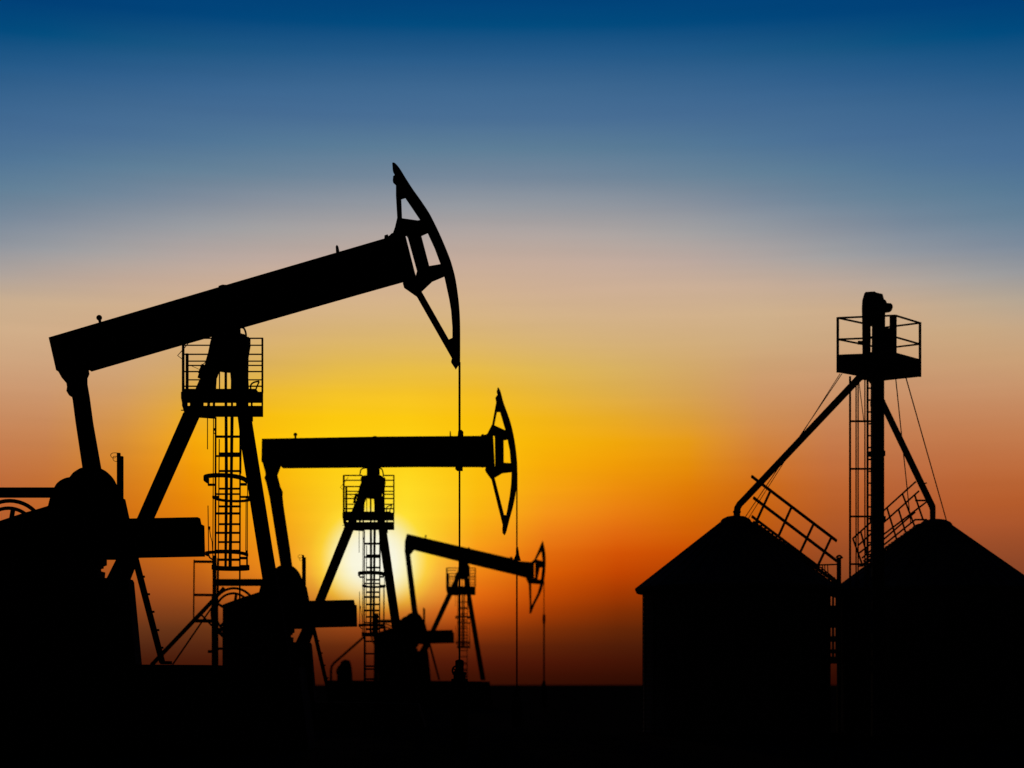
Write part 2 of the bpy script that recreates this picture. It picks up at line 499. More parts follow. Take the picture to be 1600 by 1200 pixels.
    # samson post head ------------------------------------------------------------------
    head = [(330, 537), (334, 522), (344, 508), (374, 500), (379, 511), (384.8, 524), (385.3, 528), (390, 528.2), (390, 539.5), (386, 540.5), (387, 557),
            (386.6, 590), (388, 613), (362, 613), (362.4, 597), (361, 581), (350, 580.5), (341.5, 579), (337, 590), (335.7, 613), (305.5, 613),
            (312, 598), (318.5, 585), (323.5, 564), (327, 552)]
    if 'post_top' in tr: head = tr['post_top'] + head[10:]
    hole = [(380.0, 570), (382.6, 567), (382.8, 576), (380.2, 577.5)]
    m = MB(); m.prism([P(*p) for p in head], Y * 0.32, [[P(*p) for p in hole]])
    sp = m.build('samson_post', M_STEEL, root)
    if 'yokes' in tr:
        for y_ in tr['yokes']:
            m = MB(); m.tube([Q(*p) for p in smooth_line(y_, 4)], 1.5 * tr['s'] * k, 8); m.build('bearing_yoke', M_STEEL, sp)
    bar_obj('service_pipe', M_STEEL, sp, P(352.8, 578), P(352.8, 614), 3.6 * ku, 0.06)
    bar_obj('service_pipe', M_STEEL, sp, P(343, 578), P(343, 614), 1.5 * ku, 0.04)
    # platform -----------------------------------------------------------------------------
    pd = -0.45 * S
    m = MB()
    f0 = P(290, 614.5); f1 = P(404, 614.5)
    m.box((f0 + f1) / 2, f1.x - f0.x, 0.95 * S, 4 * kv)
    pf = m.build('platform', M_STEEL, root)
    def PP(u, v): return P(u, v, pd)
    gt, gb = ((631.9, 632), (630.2, 633.3), (629.4, 634.2))[detail]
    plate_obj('toe_board', M_STEEL, pf, [PP(*p) for p in [(283, 612.3), (411, 612.3), (411, gt), (284.6, gt), (283, 622)]], 0.05)
    plate_obj('deck_frame', M_STEEL, pf, [PP(*p) for p in [(284.8, gb), (411, gb), (411, 651.3), (337, 651.3), (336, 654.3), (289, 651), (288.4, 646)]], 0.05)
    for u0, u1 in ((284.6, 293), (297, 318), (324, 328), (332.6, 336), (351, 355), (361, 364), (369, 388), (392, 394.6), (408.7, 411)):
        plate_obj('spacer', M_STEEL, pf, [PP(*p) for p in [(u0, 629), (u1, 629), (u1, 634.6), (u0, 634.6)]], 0.05)
    t = 1.5 * (2.6, 1.75, 1.2)[detail]
    pw = (1.8, 1.2, 1.0)[detail]
    dn = -0.5 * S; df = 0.5 * S
    bar_obj('railing_post', M_STEEL, pf, P(286.2, tr.get('rail_top', 528), dn), P(286.2, 614, dn), 3.6 * pw * ku, 0.06)
    bar_obj('railing_post', M_STEEL, pf, P(410, 527.8, dn), P(410, 614, dn), 2.6 * pw * ku, 0.06)
    for v in (528.6, 553.6, 580.6, 603.5):
        ul = 286 if v > 540 else tr.get('rail_left', 311)
        bar_obj('rail', M_STEEL, pf, P(ul, v, dn), P(332 - max(0, v - 553) * 0.33, v, dn), t * kv, 0.04)
        bar_obj('rail', M_STEEL, pf, P(384, v, dn), P(410, v, dn), t * kv, 0.04)
    bar_obj('railing_post', M_STEEL, pf, P(292.4, 552.4, df), P(292.4, 614, df), 4.2 * pw * ku, 0.06)
    bar_obj('railing_post', M_STEEL, pf, P(409.5, 539.4, df), P(409.5, 614, df), 1.6 * pw * ku, 0.06)
    for v in (539.5, 564.3, 571, 593.5):
        bar_obj('rail', M_STEEL, pf, P(286.5 if v < 545 else 292, v, df), P(330 - max(0, v - 553) * 0.33, v, df), t * 0.9 * kv, 0.04)
        bar_obj('rail', M_STEEL, pf, P(384, v, df), P(410, v, df), t * 0.9 * kv, 0.04)
    if detail > 0:
        m = MB()
        m.beam(P(318.5, 570, -0.2), P(312.5, 584, -0.2), 5.5 * ku, 0.12)
        m.beam(P(314, 583, -0.2), P(311.5, 591, -0.2), 5 * ku, 0.1)
        m.tube([P(p[0], p[1], -0.2) for p in [(317, 571), (312, 577.5), (298, 571)]], 0.5 * ku, 6)
        m.tube([P(p[0], p[1], -0.2) for p in [(322, 565), (313, 573)]], 0.6 * ku, 6)
        m.build('floodlight', M_STEEL, pf)
        m = MB()
        m.tube([P(p[0], p[1], -0.2) for p in [(297, 533), (287, 545), (277.5, 555.5), (286, 562)]], 0.7 * ku, 6)
        m.build('lamp_wire', M_CABLE, pf)
        m = MB()
        m.tube([P(p[0], p[1], -0.2) for p in smooth_line([(393, 613), (391.5, 605), (393, 600), (398, 597), (405, 595.8)], 4)], 1.3 * ku, 8)
        m.tube([P(p[0], p[1], -0.2) for p in [(405, 596), (401, 605), (398.5, 613)]], 1.2 * ku, 8)
        m.build('pipe_bracket', M_STEEL, pf)
        bar_obj('bracket', M_STEEL, pf, P(393.6, 650), P(393.6, 658.5), 3 * ku, 0.06)
        bar_obj('bracket', M_STEEL, pf, P(283, 641), P(290, 641), 1.2 * kv, 0.05)
        bar_obj('bracket', M_STEEL, pf, P(285.5, 647), P(290, 647), 1.2 * kv, 0.05)
    # ladder -----------------------------------------------------------------------------------
    ly = 0.35 * S
    def LP(u, v, d=0.0): return P(u, v, ly + d)
    lowv = tr.get('ladder_low', 1037)
    lw = (2.2, 1.9, 1.45)[detail]
    hw_ = (1.7, 1.5, 1.25)[detail]
    m = MB(); m.beam(LP(337, 652), LP(336.5, 894), 1.6 * lw * ku, 0.05)
    ld = m.build('ladder', M_STEEL, root)
    bar_obj('ladder_rail', M_STEEL, ld, LP(375.3, 652), LP(374.4, lowv), 1.5 * lw * ku, 0.05)
    bar_obj('ladder_rail', M_STEEL, ld, LP(342.6, 686), LP(341, 890), 1.0 * lw * ku, 0.03)
    bar_obj('ladder_rail', M_STEEL, ld, LP(333.6, 652), LP(332.5, 890), 0.8 * lw * ku, 0.03)
    bar_obj('ladder_rail', M_STEEL, ld, LP(377, 690), LP(376.6, 740), 0.7 * lw * ku, 0.03)
    if lowv > 1040:
        bar_obj('ladder_rail', M_STEEL, ld, LP(338, 890), LP(337.5, lowv), 2.4 * lw * ku, 0.05)
    sw = (1.0, 0.75, 0.15)[detail]
    plate_obj('cage_strap', M_STEEL, ld, [LP(*p) for p in [(351.3 - sw, 650), (355.2 + sw, 650), (356 + sw, 760), (354 + sw, 890), (350.8 - sw, 890), (351.6 - sw, 760)]], 0.05)
    plate_obj('cage_strap', M_STEEL, ld, [LP(*p) for p in [(360.4 - sw, 650), (364.8 + sw, 650), (363.2 + sw, 760), (361.8 + sw, 890), (357.2 - sw, 890), (359.4 - sw, 760)]], 0.05)
    for v, a, b, w in ((682.3, 337, 377, 3), (709, 342, 377, 3.4), (712.6, 337, 374.5, 2.4), (736, 342, 377, 2.7), (763.6, 342, 376, 2.5),
                       (772, 336, 374, 2.2), (791.3, 341, 376.4, 2.7), (802.3, 336.6, 374, 3), (819, 341, 375.8, 2.7), (832.6, 336.6, 374, 2.8),
                       (847, 340.6, 375.4, 2.6), (860, 337, 375, 2), (874.6, 341, 374.5, 3.2), (902, 338, 375, 2.4), (930, 338, 375, 2.4),
                       (958, 338, 375, 2.6), (964.6, 338, 375, 2.4), (987, 338, 375, 2.6), (993, 338, 375, 2.6), (1017, 338, 375, 2.6), (1022, 338, 375, 2.6)):
        if v > tr.get('rung_low', 894): continue
        bar_obj('rung', M_STEEL, ld, LP(a, v), LP(b, v), w * (1.7, 1.5, 1.2)[detail] * kv, 0.05)
    def hoop(v_end, bulge, r_, w, u0=324.8, u1=386.6):
        # half ring whose middle stands nearer (bulge < 0) or farther than its ends
        mm = MB(); cx_, hw = (u0 + u1) / 2, (u1 - u0) / 2
        z_ = LP(cx_, v_end).z
        pts = []
        for i in range(17):
            a = math.pi * i / 16
            p = LP(cx_ + hw * math.cos(a), v_end, bulge * 0.0)
            sq = abs(math.sin(a)) ** 0.6
            pts.append(Vector((p.x, p.y + bulge * S * sq, z_)))
        for p, q in zip(pts, pts[1:]): mm.beam(p, q, w * hw_ * kv, 0.05)
        return mm
    hp = hoop(752, -1.25, 0, 5.2)
    hp.box(LP(330.5, 757.5), 11 * ku, 0.08, 3.4 * kv); hp.box(LP(380.5, 756.8), 10 * ku, 0.08, 4 * kv)
    hp.box(LP(325.6, 752.5), 2 * ku, 0.06, 10 * kv)
    hp.build('cage_hoop', M_STEEL, ld)
    hp = hoop(776.5, 1.0, 0, 3.2, 333, 386.8)
    hp.box(LP(337, 776.5), 8 * ku, 0.08, 3.6 * kv); hp.box(LP(381.5, 776.5), 10 * ku, 0.08, 3 * kv)
    hp.build('cage_hoop', M_STEEL, ld)
    hp = hoop(867, -0.95, 0, 3.8, 325.6, 386.5)
    hp.box(LP(381, 872), 10.5 * ku, 0.08, 4 * kv)
    hp.tube([LP(*p) for p in smooth_line([(326, 867), (328, 871.5), (333, 874.5)], 3)], 1.4 * ku, 6)
    hp.build('cage_hoop', M_STEEL, ld)
    hp = hoop(886, 0.6, 0, 6.0, 332, 386.8)
    hp.box(LP(381.5, 886), 10.5 * ku, 0.08, 6.5 * kv)
    hp.build('cage_hoop', M_STEEL, ld)
    for a, b, w in (((386, 860), (386, 888), 1.7), ((384.6, 775), (384.2, 864), 0.8), ((386.8, 758), (386.4, 864), 0.7), ((324.2, 652), (324.2, 702), 0.7), ((325, 790), (326, 868), 0.7)):
        bar_obj('cage_bar', M_STEEL, ld, LP(*a), LP(*b), w * lw * ku, 0.04)
    if detail > 0:
        m = MB(); m.box(LP(327, 825), 2.8 * ku, 0.05, 5 * kv)
        m.tube([LP(*p) for p in [(327.2, 825), (329, 838), (331.5, 847), (332.4, 866)]], 0.7 * ku, 6)
        m.build('cable_clip', M_CABLE, ld)
        m = MB(); m.box(LP(335, 671), 3 * ku, 0.05, 4 * kv); m.tube([LP(*p) for p in [(334, 671), (333.6, 675.5), (336.6, 679)]], 0.8 * ku, 6)
        m.build('cable_clip', M_CABLE, ld)
    return root

# ---- largest jack ------------------------------------------------------------------
J1 = Rig(43.0, 0.0, 1.0, 0.0, 1072.0, 1.0)
T1 = dict(
 s=1.0,
 beam=[(78.4, 529), (340, 451.6), (601, 375), (607, 372), (613, 366.5), (632, 367), (634.3, 371), (648.5, 427), (650, 432), (631, 438.5), (560, 458.5),
       (285.6, 537), (141, 579), (137.5, 577), (90, 580)],
 bumps=[[(600.6, 376), (601, 368.5), (606, 367), (608, 371), (608, 376)], [(342, 452), (342, 447.6), (348, 445.4), (354.5, 445.8), (355, 450)],
        [(525.5, 398), (524.8, 386), (526.5, 383.5), (528.5, 385), (531, 396.5)], [(611, 440), (613, 444), (619, 443.5), (622, 439)]],
 lug=((155, 496.5), 4.5, (157, 507)),
 arc=[(613.2, 256), (617.5, 256.5), (625, 265), (633, 278), (645, 296.7), (658, 315), (670, 333), (678, 348), (686.7, 366), (695, 385), (703, 405),
      (708, 421), (712.5, 440), (716.7, 470), (718.7, 500), (719, 537), (718.9, 560), (718.6, 569)],
 head_rest=[(715.6, 571), (712, 576.4), (705, 566), (706.5, 560), (651, 462.5), (631, 448.5), (629.7, 444), (631, 438), (649.6, 433.5), (652, 425), (637, 370.5), (635, 367.5),
            (614, 366.5), (617.5, 356.7), (621, 342), (619, 306.7), (619, 288.7), (614, 284), (614.7, 276.7), (618, 275), (614, 267.5)],
 holes=[[(626.7, 310), (633, 308), (658, 345), (653, 346), (628, 342.5)],
        [(658, 367.5), (668, 363), (679, 387), (689, 414), (671, 417)],
        [(658, 455), (675, 439), (694, 431), (701.7, 466.7), (705, 486.7), (707, 513), (707, 529), (701.5, 531.7)]],
 rod=(718.0, 566, 676, 1040),
 carrier=[[(715, 684), (716, 674), (721, 672), (724, 675), (724, 684)], [(711.5, 728), (723, 728), (723, 735.6), (714.5, 735.6), (711.5, 733)],
          [(716.5, 684), (719.5, 684), (719.5, 728), (716.5, 728)]],
 pitman=[(89.7, 576), (98, 591), (105.6, 600), (106.5, 606), (105.5, 612), (109.8, 619), (114, 620.5), (115.3, 626), (119.7, 660), (130.5, 732), (135, 760), (161, 760),
         (156.8, 732), (144, 660), (138.6, 620), (135, 599), (135, 590), (138, 583.4), (136.6, 574)],
 rail_top=536.5,
 yokes=[[(376, 511.5), (381, 513), (384, 520), (384.6, 528)]],
)
# small gap between bearing yoke and post
T1['post_top'] = [(330, 537), (334, 522), (344, 508), (374, 500), (374.6, 521), (380, 523.5), (383.5, 524), (385.3, 528), (390, 528.2), (390, 539.5)]
pumpjack(J1, T1, 'largest pumpjack at the left, walking beam tilted up towards its raised horse head', 2)

# ---- middle jack ---------------------------------------------------------------------
J2 = Rig(65.0, 286.0, 0.632, 537.0, 1120.0, 0.694)
T2 = dict(
 s=0.66,
 beam=[(410, 686.3), (590, 683), (751, 681.8), (757, 680), (770.6, 680.5), (771, 685), (773, 726), (773, 729), (758.5, 729.5), (660, 729.2), (441.5, 731.2), (438, 728), (409.3, 722)],
 bumps=[[(582, 684), (584, 681.6), (588.5, 681.6), (590, 684)], [(751, 683), (752, 679.6), (755, 678.2), (757.2, 680.5), (757, 684)],
        [(702.6, 684), (702.8, 674.5), (704.2, 674), (705.2, 684)], [(751, 729), (754, 731), (757, 729)]],
 lug=((461.5, 679), 3.0, (461.5, 687)),
 arc=[(777.8, 605.8), (779, 606.4), (782.2, 612.5), (787, 630), (791.7, 643), (797, 658), (801.4, 675), (804.7, 692.7), (807, 710), (808.4, 729.5), (808, 749),
      (805.8, 770.7), (802, 790), (796, 812), (791.7, 829), (789.5, 834.5), (788, 836)],
 head_rest=[(785, 832.4), (784.7, 827), (785.4, 820.5), (767.8, 749), (761, 740), (758, 735), (758.7, 730), (773.2, 729.5), (773.6, 726), (773, 685), (772.6, 680.6),
            (757.5, 680.2), (761.3, 678.2), (769, 663.4), (775.4, 628.7), (774, 622), (777.6, 617), (776, 612.5)],
 holes=[[(776.5, 643.5), (781.3, 643.5), (790, 673), (772.2, 664.8)],
        [(787, 687.7), (793, 686.6), (796.5, 704), (798, 724), (787.3, 723.4)],
        [(772.8, 746.4), (784.7, 739.3), (799.3, 737.5), (798.5, 757), (796.4, 775), (791, 805), (787.8, 805)]],
 rod=(807.6, 738, 858, 1088),
 carrier=[[(806, 858), (807, 854), (809.5, 855), (811.5, 868), (814, 876), (802, 876), (806, 866)]],
 pitman=[(409.3, 718), (415, 738), (415.6, 743), (413.7, 747), (416.7, 755), (421.7, 776.7), (435, 860), (439, 884), (442, 900), (460, 900), (456, 883.5), (453, 860), (442.5, 790), (441, 775),
         (441.3, 768), (437.5, 760), (433, 742), (438, 729), (437, 725)],
 rail_left=286, rail_top=528, ladder_low=1062, rung_low=1030, rod_w=1.9,
 yokes=[[(562.5, 742), (564, 734), (569, 731.5), (575, 731.2)], [(592, 731.2), (596, 732.5), (598.3, 738), (599, 745)]],
 post_top=[(330, 546), (328.5, 537), (331.5, 530.5), (344, 529), (344, 505), (374, 505), (374.5, 529), (380, 530), (384.5, 534), (388.5, 534), (389, 545)],
)
pumpjack(J2, T2, 'middle pumpjack with a level walking beam, ladder in front of the white sun', 1)

# ---- farthest jack -----------------------------------------------------------------------
J3 = Rig(122.0, 286.0, 0.36, 698.0, 1075.0, 0.345)
T3 = dict(
 s=0.42,
 beam=[(636, 834.2), (718, 853.6), (795, 871.6), (812, 877), (831, 878.5), (834.6, 880), (834.8, 902), (823, 903.2), (804, 898), (741, 883), (717, 877.2), (650, 860.4), (646.6, 859.6), (642, 866), (632.3, 863), (632.7, 846)],
 bumps=[[(730.5, 858), (731.5, 855), (734, 855.6), (735, 859)], [(795, 873), (798, 869.5), (801, 871), (802, 875)]],
 lug=((665.2, 837.5), 1.6, (664.8, 842)),
 arc=[(848, 844.6), (850, 852.5), (851.8, 862), (852.6, 872), (852.5, 885), (850.4, 906.7), (845, 926), (836, 943.5), (831, 956), (829, 959)],
 head_rest=[(827.2, 958.7), (827.6, 945.7), (826, 913), (822, 904.5), (823, 903), (836, 902.5), (836, 880), (830, 878.5), (835, 874), (846, 848.5)],
 holes=[[(846, 861.5), (847.7, 876.8), (838.2, 874)], [(843.6, 887), (847.2, 887), (845, 905.6), (840, 905.6)],
        [(830.2, 912), (843.8, 913), (839.5, 928), (834, 939), (830.4, 945.7)]],
 rod=(850.0, 908, 964, 1070),
 carrier=[[(848, 960), (852, 960), (852.4, 969), (851.4, 976), (848.6, 976), (847.6, 969)]],
 pitman=[(632.3, 860), (643.2, 954), (646, 966), (655, 966), (652, 952), (641, 866), (642, 862), (646.6, 859)],
 rail_left=286, rail_top=528, rung_low=1040, rod_w=3.0, skid_left=-228,
 post_top=[(334, 545), (336, 530), (340, 520), (344, 495), (376, 505), (386, 522), (386, 532), (386, 538), (386, 539), (386, 540)],
)
pumpjack(J3, T3, 'smallest and farthest pumpjack, walking beam sloping down to a lowered horse head', 0)

# ------------------------------------------------------------------ wellheads
def wellhead(rig, x, ytop, s, label):
    k = rig.k
    top = W(x, ytop, rig.D)
    h = top.z
    root = thing('wellhead', (top.x, rig.D, 0), label, 'wellhead', 'wellheads under the horse heads')
    c = Vector((top.x, rig.D, 0))
    m = MB()
    r = s * k
    m.lathe(c, [(13 * r, 0), (13 * r, h - 31 * r), (12 * r, h - 30 * r), (9.5 * r, h - 30 * r), (9.5 * r, h - 24 * r), (11 * r, h - 24 * r), (11 * r, h - 20 * r),
                (6.5 * r, h - 19 * r), (6.5 * r, h - 10 * r)], 20)
    m.build('casing_head', M_GREASE, root)
    m = MB(); m.lathe(c, [(6.7 * r, h - 10 * r), (6.7 * r, h - 2 * r), (5 * r, h - 1 * r), (2.2 * r, h)], 18); m.build('stuffing_box', M_GREASE, root)
    m = MB()
    wz = h - 17.5 * r
    pts = [c + Vector((-4.5 * r + 6 * r * math.cos(a), -0.30, wz + 7 * r * math.sin(a))) for a in [2*math.pi*i/20 for i in range(20)]]
    m.tube(pts, 1.4 * r, 8, True)
    m.tube([c + Vector((-4.5 * r, -0.32, wz)), c + Vector((-4.5 * r, 0, wz))], 2.4 * r, 8)
    for i in range(3):
        a = math.radians(30 + 60 * i); d = Vector((math.cos(a) * 6 * r, 0, math.sin(a) * 7 * r))
        m.beam(c + Vector((-4.5 * r, -0.30, wz)) - d, c + Vector((-4.5 * r, -0.30, wz)) + d, 2.2 * r, 0.03)
    m.build('valve_wheel', M_GREASE, root)
    return root
wellhead(J1, 718.0, 1030.5, 1.0, 'squat wellhead with a round valve wheel under the rod of the largest pumpjack')
wellhead(J2, 807.6, 1076.0, 0.66, 'low wellhead at ground level under the rod of the level beam pumpjack')
wellhead(J3, 850.0, 1064.0, 0.38, 'tiny wellhead cone under the rod of the farthest pumpjack')

# ------------------------------------------------------------------ frame beside the middle jack
DF = 64.0
k = DF / F
root = thing('access_frame', (W(336, HY, DF).x, DF, 0), 'slender steel post frame with side rails and slanting struts left of the middle pumpjack', 'access frame')
def FQ(x, y, dy=0.0): return W(x, y, DF + dy)
m = MB()
foot = FQ(336.2, 1072); foot.z = 0
m.beam(FQ(335, 868), FQ(335.2, 1010), 5.4 * k, 0.12); m.beam(FQ(340.6, 872), FQ(340.2, 930), 3 * k, 0.1)
m.beam(FQ(335.8, 930), foot, 9.6 * k, 0.14)
m.box(FQ(328.5, 1018), 7 * k, 0.1, 4.5 * k)
m.build('post', M_STEEL, root)
bar_obj('rail_upright', M_STEEL, root, FQ(303.4, 874.5, -0.3), FQ(302.5, 968, -0.3), 1.9 * k, 0.05)
for y_, w_, d in ((877.5, 4.0, 0.3), (929.5, 4.0, 0.3), (970, 5.5, 0.3)):
    bar_obj('side_rail', M_STEEL, root, FQ(303, y_, -d), FQ(333, y_ + 0.3, -d), w_ * k, 0.08)
m = MB()
p = FQ(205, 1068, -0.2); p.z = 0.0
m.beam(FQ(334, 937, -0.2), FQ(237, 1039, -0.2), 6 * k, 0.1)
m.beam(FQ(237.5, 1038.5, -0.2), p, 6 * k, 0.1)
m.build('strut', M_STEEL, root)
m = MB()
p = FQ(248, 1068, 0.2); p.z = 0.0
m.beam(FQ(333, 946, 0.2), FQ(270, 1038, 0.2), 2.3 * k, 0.05)
m.beam(FQ(270.3, 1037.5, 0.2), p, 2.3 * k, 0.05)
m.build('strut', M_STEEL, root)
for a, b, w in (((315, 961), (331, 977.5), 2.6), ((337, 984), (352, 984), 6), ((338, 985), (353, 999), 3.4), ((338, 1013.6), (352, 1013.6), 4), ((338, 932), (350, 918), 4.5)):
    bar_obj('crossbar', M_STEEL, root, FQ(*a), FQ(*b), w * k, 0.08)

# ------------------------------------------------------------------ motor and bent handrail by the far jack
DM = 120.0
k = DM / F
root = thing('pump_motor', (W(539, HY, DM).x, DM, 0), 'small domed motor housing on the ground left of the farthest pumpjack', 'motor')
def MQ(x, y, dy=0.0): return W(x, y, DM + dy)
m = MB()
b0, b1 = MQ(551, 1070), MQ(526.5, 1070); b0.z = 0; b1.z = 0
m.prism([MQ(*p) for p in [(528, 1050), (528.5, 1042), (532, 1039), (534.5, 1033), (540, 1030.5), (545.5, 1032), (548, 1039), (549.5, 1052)]] + [b0, b1], Y * 1.0)
m.build('motor_housing', M_GREASE, root)
m = MB(); m.tube([MQ(*p) for p in smooth_line([(529, 1044), (526.5, 1046), (526, 1051), (528, 1055)], 3)], 0.9 * k, 8); m.build('hose', M_CABLE, root)
m = MB(); p = MQ(517, 1070, 0.8); p.z = 0
m.tube([MQ(570, 994, 0.8), MQ(522, 1036, 0.8), MQ(518.3, 1041, 0.8), MQ(517.2, 1048, 0.8), p], 1.9 * k, 8)
p2 = MQ(571, 1070, 0.8); p2.z = 0
m.tube([MQ(570, 994, 0.8), p2], 1.5 * k, 8)
tag(m.build('handrail', M_STEEL), 'bent pipe handrail sloping down beside the small motor housing', 'handrail')
# tall post by the far gearbox
m = MB(); p = W(587, 1070, DM); p.z = 0
m.beam(W(588, 958, DM), p, 6.5 * k, 0.2)
tag(m.build('steel_post', M_STEEL), 'thick upright steel post just left of the farthest pumpjack gearbox', 'post')

# ------------------------------------------------------------------ grain silos
DS = 58.0
ks = DS / F
def SQ(x, y, dy=0.0): return W(x, y, DS + dy)

def silo(cx, wall_r, eave_r, eave_y, cap_r, cap_y, cap_top, label, steps):
    c = SQ(cx, HY); c.z = 0
    root = thing('grain_silo', c, label, 'silo', 'grain silos')
    ze = SQ(cx, eave_y).z; zc = SQ(cx, cap_y).z; zt = SQ(cx, cap_top).z
    wr, er, cr = wall_r * ks, eave_r * ks, cap_r * ks
    prof = []
    n = 60
    for i in range(n + 1):
        prof.append((wr - 0.012 + 0.012 * math.cos(i * math.pi), ze * 0.995 * i / n))
    m = MB(); m.lathe(c, prof, 96)
    for i in range(24):
        a = 2 * math.pi * (i + 0.5) / 24
        d = Vector((math.cos(a), math.sin(a), 0)) * (wr + 0.004)
        m.beam(c + d, c + d + Vector((0, 0, ze * 0.985)), 0.07, 0.03, d)
    m.build('wall', M_GALV, root)
    m = MB(); m.lathe(c, [(wr - 0.05, ze - 0.07), (er - 0.05, ze - 0.12), (er, ze - 0.02), (er, ze + 0.03), (cr * 0.9, zc)], 96)
    for i in range(36):
        a = 2 * math.pi * (i + 0.5) / 36
        d = Vector((math.cos(a), math.sin(a), 0))
        m.beam(c + d * (er - 0.01) + Vector((0, 0, ze + 0.035)), c + d * cr + Vector((0, 0, zc + 0.005)), 0.05, 0.03, Vector((0, 0, 1)))
    m.build('roof', M_ROOF, root)
    m = MB(); m.lathe(c, [(cr * 1.05, zc - 0.06), (cr * 1.05, zc + (zt - zc) * 0.15), (cr * 0.92, zc + (zt - zc) * 0.5), (cr * 0.62, zc + (zt - zc) * 0.85), (cr * 0.25, zt), (0.08, zt)], 40)
    m.build('roof_cap', M_ROOF, root)
    # door facing the yard
    m = MB(); d = Vector((-0.35, -0.94, 0)).normalized(); s_ = Vector((-d.y, d.x, 0))
    q = c + d * (wr + 0.03)
    m.beam(q + Vector((0, 0, 0.4)), q + Vector((0, 0, 1.9)), 0.8, 0.06, d)
    dr = m.build('door', M_GALV, root)
    m = MB(); m.box(q + d * 0.06 + s_ * 0.28 + Vector((0, 0, 1.15)), 0.06, 0.06, 0.22); m.build('handle', M_STEEL, dr)
    return root

s1 = silo(1149.8, 144.9, 157.2, 921, 22.5, 815, 805.8, 'corrugated grain silo standing wholly in view, stair with handrails down its right roof slope', 0)
s2 = silo(1462, 149.6, 162, 925, 24, 821, 811, 'larger grain silo cut by the right edge, behind the tall elevator trunk', 1)

# roof stair, silo 1
m = MB()
for i in range(22):
    t = i / 21.0
    m.box(SQ(1180 + (1305 - 1180) * t, 818 + (908 - 818) * t), 0.16, 0.5, 0.05)
for dy in (-0.28, 0.28):
    m.beam(SQ(1176, 815.5, dy), SQ(1308, 911, dy), 0.11, 0.05)
st = m.build('roof_stair', M_GALV, s1)
for dy, o in ((-0.3, 0.0), (0.3, 1.8)):
    for a, b, w in (((1174, 743), (1307.5, 844.5), 3.1), ((1177, 776.5), (1308, 876), 3.1), ((1174.5, 805.7), (1281, 886), 2.6)):
        bar_obj('handrail', M_GALV, st, SQ(a[0], a[1] + o, dy), SQ(b[0], b[1] + o, dy), w * ks, 0.05)
    ox = 2.2 if dy > 0 else 0
    for a, b in (((1205, 766.5), (1181, 819)), ((1238, 791.5), (1217, 839)), ((1272.5, 818), (1251, 864)), ((1300, 839.5), (1279, 884))):
        bar_obj('baluster', M_GALV, st, SQ(a[0] - ox, a[1] + o * 0.3, dy), SQ(b[0] - ox, b[1], dy), 1.9 * ks, 0.04)
m = MB()
m.beam(SQ(1279, 882.8), SQ(1309, 881.8), 2.2 * ks, 0.05)
for x_ in (1285, 1288.5, 1293): m.beam(SQ(x_, 882), SQ(x_ + 1, 899), 1.2 * ks, 0.04)
m.beam(SQ(1282, 886), SQ(1310, 909), 1.8 * ks, 0.05)
m.build('landing_frame', M_GALV, st)
# wall ladder of silo 1, in the gap between the two
m = MB()
p = SQ(1301.6, 1036); m.beam(SQ(1301.6, 905), p, 3 * ks, 0.06)
wl = m.build('wall_ladder', M_GALV, s1)
for x_, w_ in ((1295.8, 2.6), (1308, 5)): bar_obj('ladder_rail', M_GALV, wl, SQ(x_, 905), SQ(x_, 1036), w_ * ks, 0.06)
for y0_, y1_ in ((908, 916), (924, 932), (946, 981), (994, 1003), (1014.5, 1021), (1026, 1037)):
    plate_obj('step_plate', M_GALV, wl, [SQ(*p) for p in [(1293, y0_), (1311, y0_), (1311, y1_), (1293, y1_)]], 0.05)
# vent post between the silos
m = MB(); 
root = thing('vent_pipe', (SQ(1311, HY).x, DS - 0.6, 0), 'thin upright vent pipe with a bent cap between the two silos', 'pipe')
p = SQ(1311, HY, -0.6); p.z = 0
m.beam(SQ(1310.8, 871, -0.6), p, 6 * ks, 0.12); m.build('pipe', M_GALV, root)
m = MB(); m.tube([SQ(x_, y_, -0.6) for x_, y_ in smooth_line([(1306.8, 871.5), (1309, 869), (1313, 868.6), (1316.3, 872.5)], 3)], 1.6 * ks, 8); m.build('cap', M_GALV, root)

# roof stair, silo 2
m = MB()
for i in range(20):
    t = i / 19.0
    m.box(SQ(1346 + (1436 - 1346) * t, 884 + (820 - 884) * t), 0.14, 0.5, 0.04)
st = m.build('roof_stair', M_GALV, s2)
d = -0.3
for a, b in (((1332.5, 841.5), (1431, 752.5)), ((1340.5, 852.5), (1436, 767)), ((1342.5, 864), (1448, 784)), ((1349, 877), (1430, 812)), ((1347, 872), (1430, 800)),
             ((1430, 782), (1448, 782)), ((1429, 812), (1448, 812))):
    bar_obj('handrail', M_GALV, st, SQ(a[0], a[1], d), SQ(b[0], b[1], d), 2.6 * ks, 0.05)
for a, b in (((1332.5, 841), (1346.5, 880)), ((1386, 793.5), (1401, 843)), ((1404, 796), (1415, 832)), ((1410, 771.5), (1429, 822)), ((1429, 773), (1442.5, 813)), ((1366, 838), (1374, 862)), ((1345, 831), (1356, 872))):
    bar_obj('baluster', M_GALV, st, SQ(a[0], a[1], d), SQ(b[0], b[1], d), 2.5 * ks, 0.04)
m = MB()
m.prism([SQ(*p) for p in [(1424, 831), (1430, 820.5), (1437, 822), (1440, 818), (1446, 812), (1446, 832)]], Y * 0.5); m.build('hatch', M_GALV, s2)

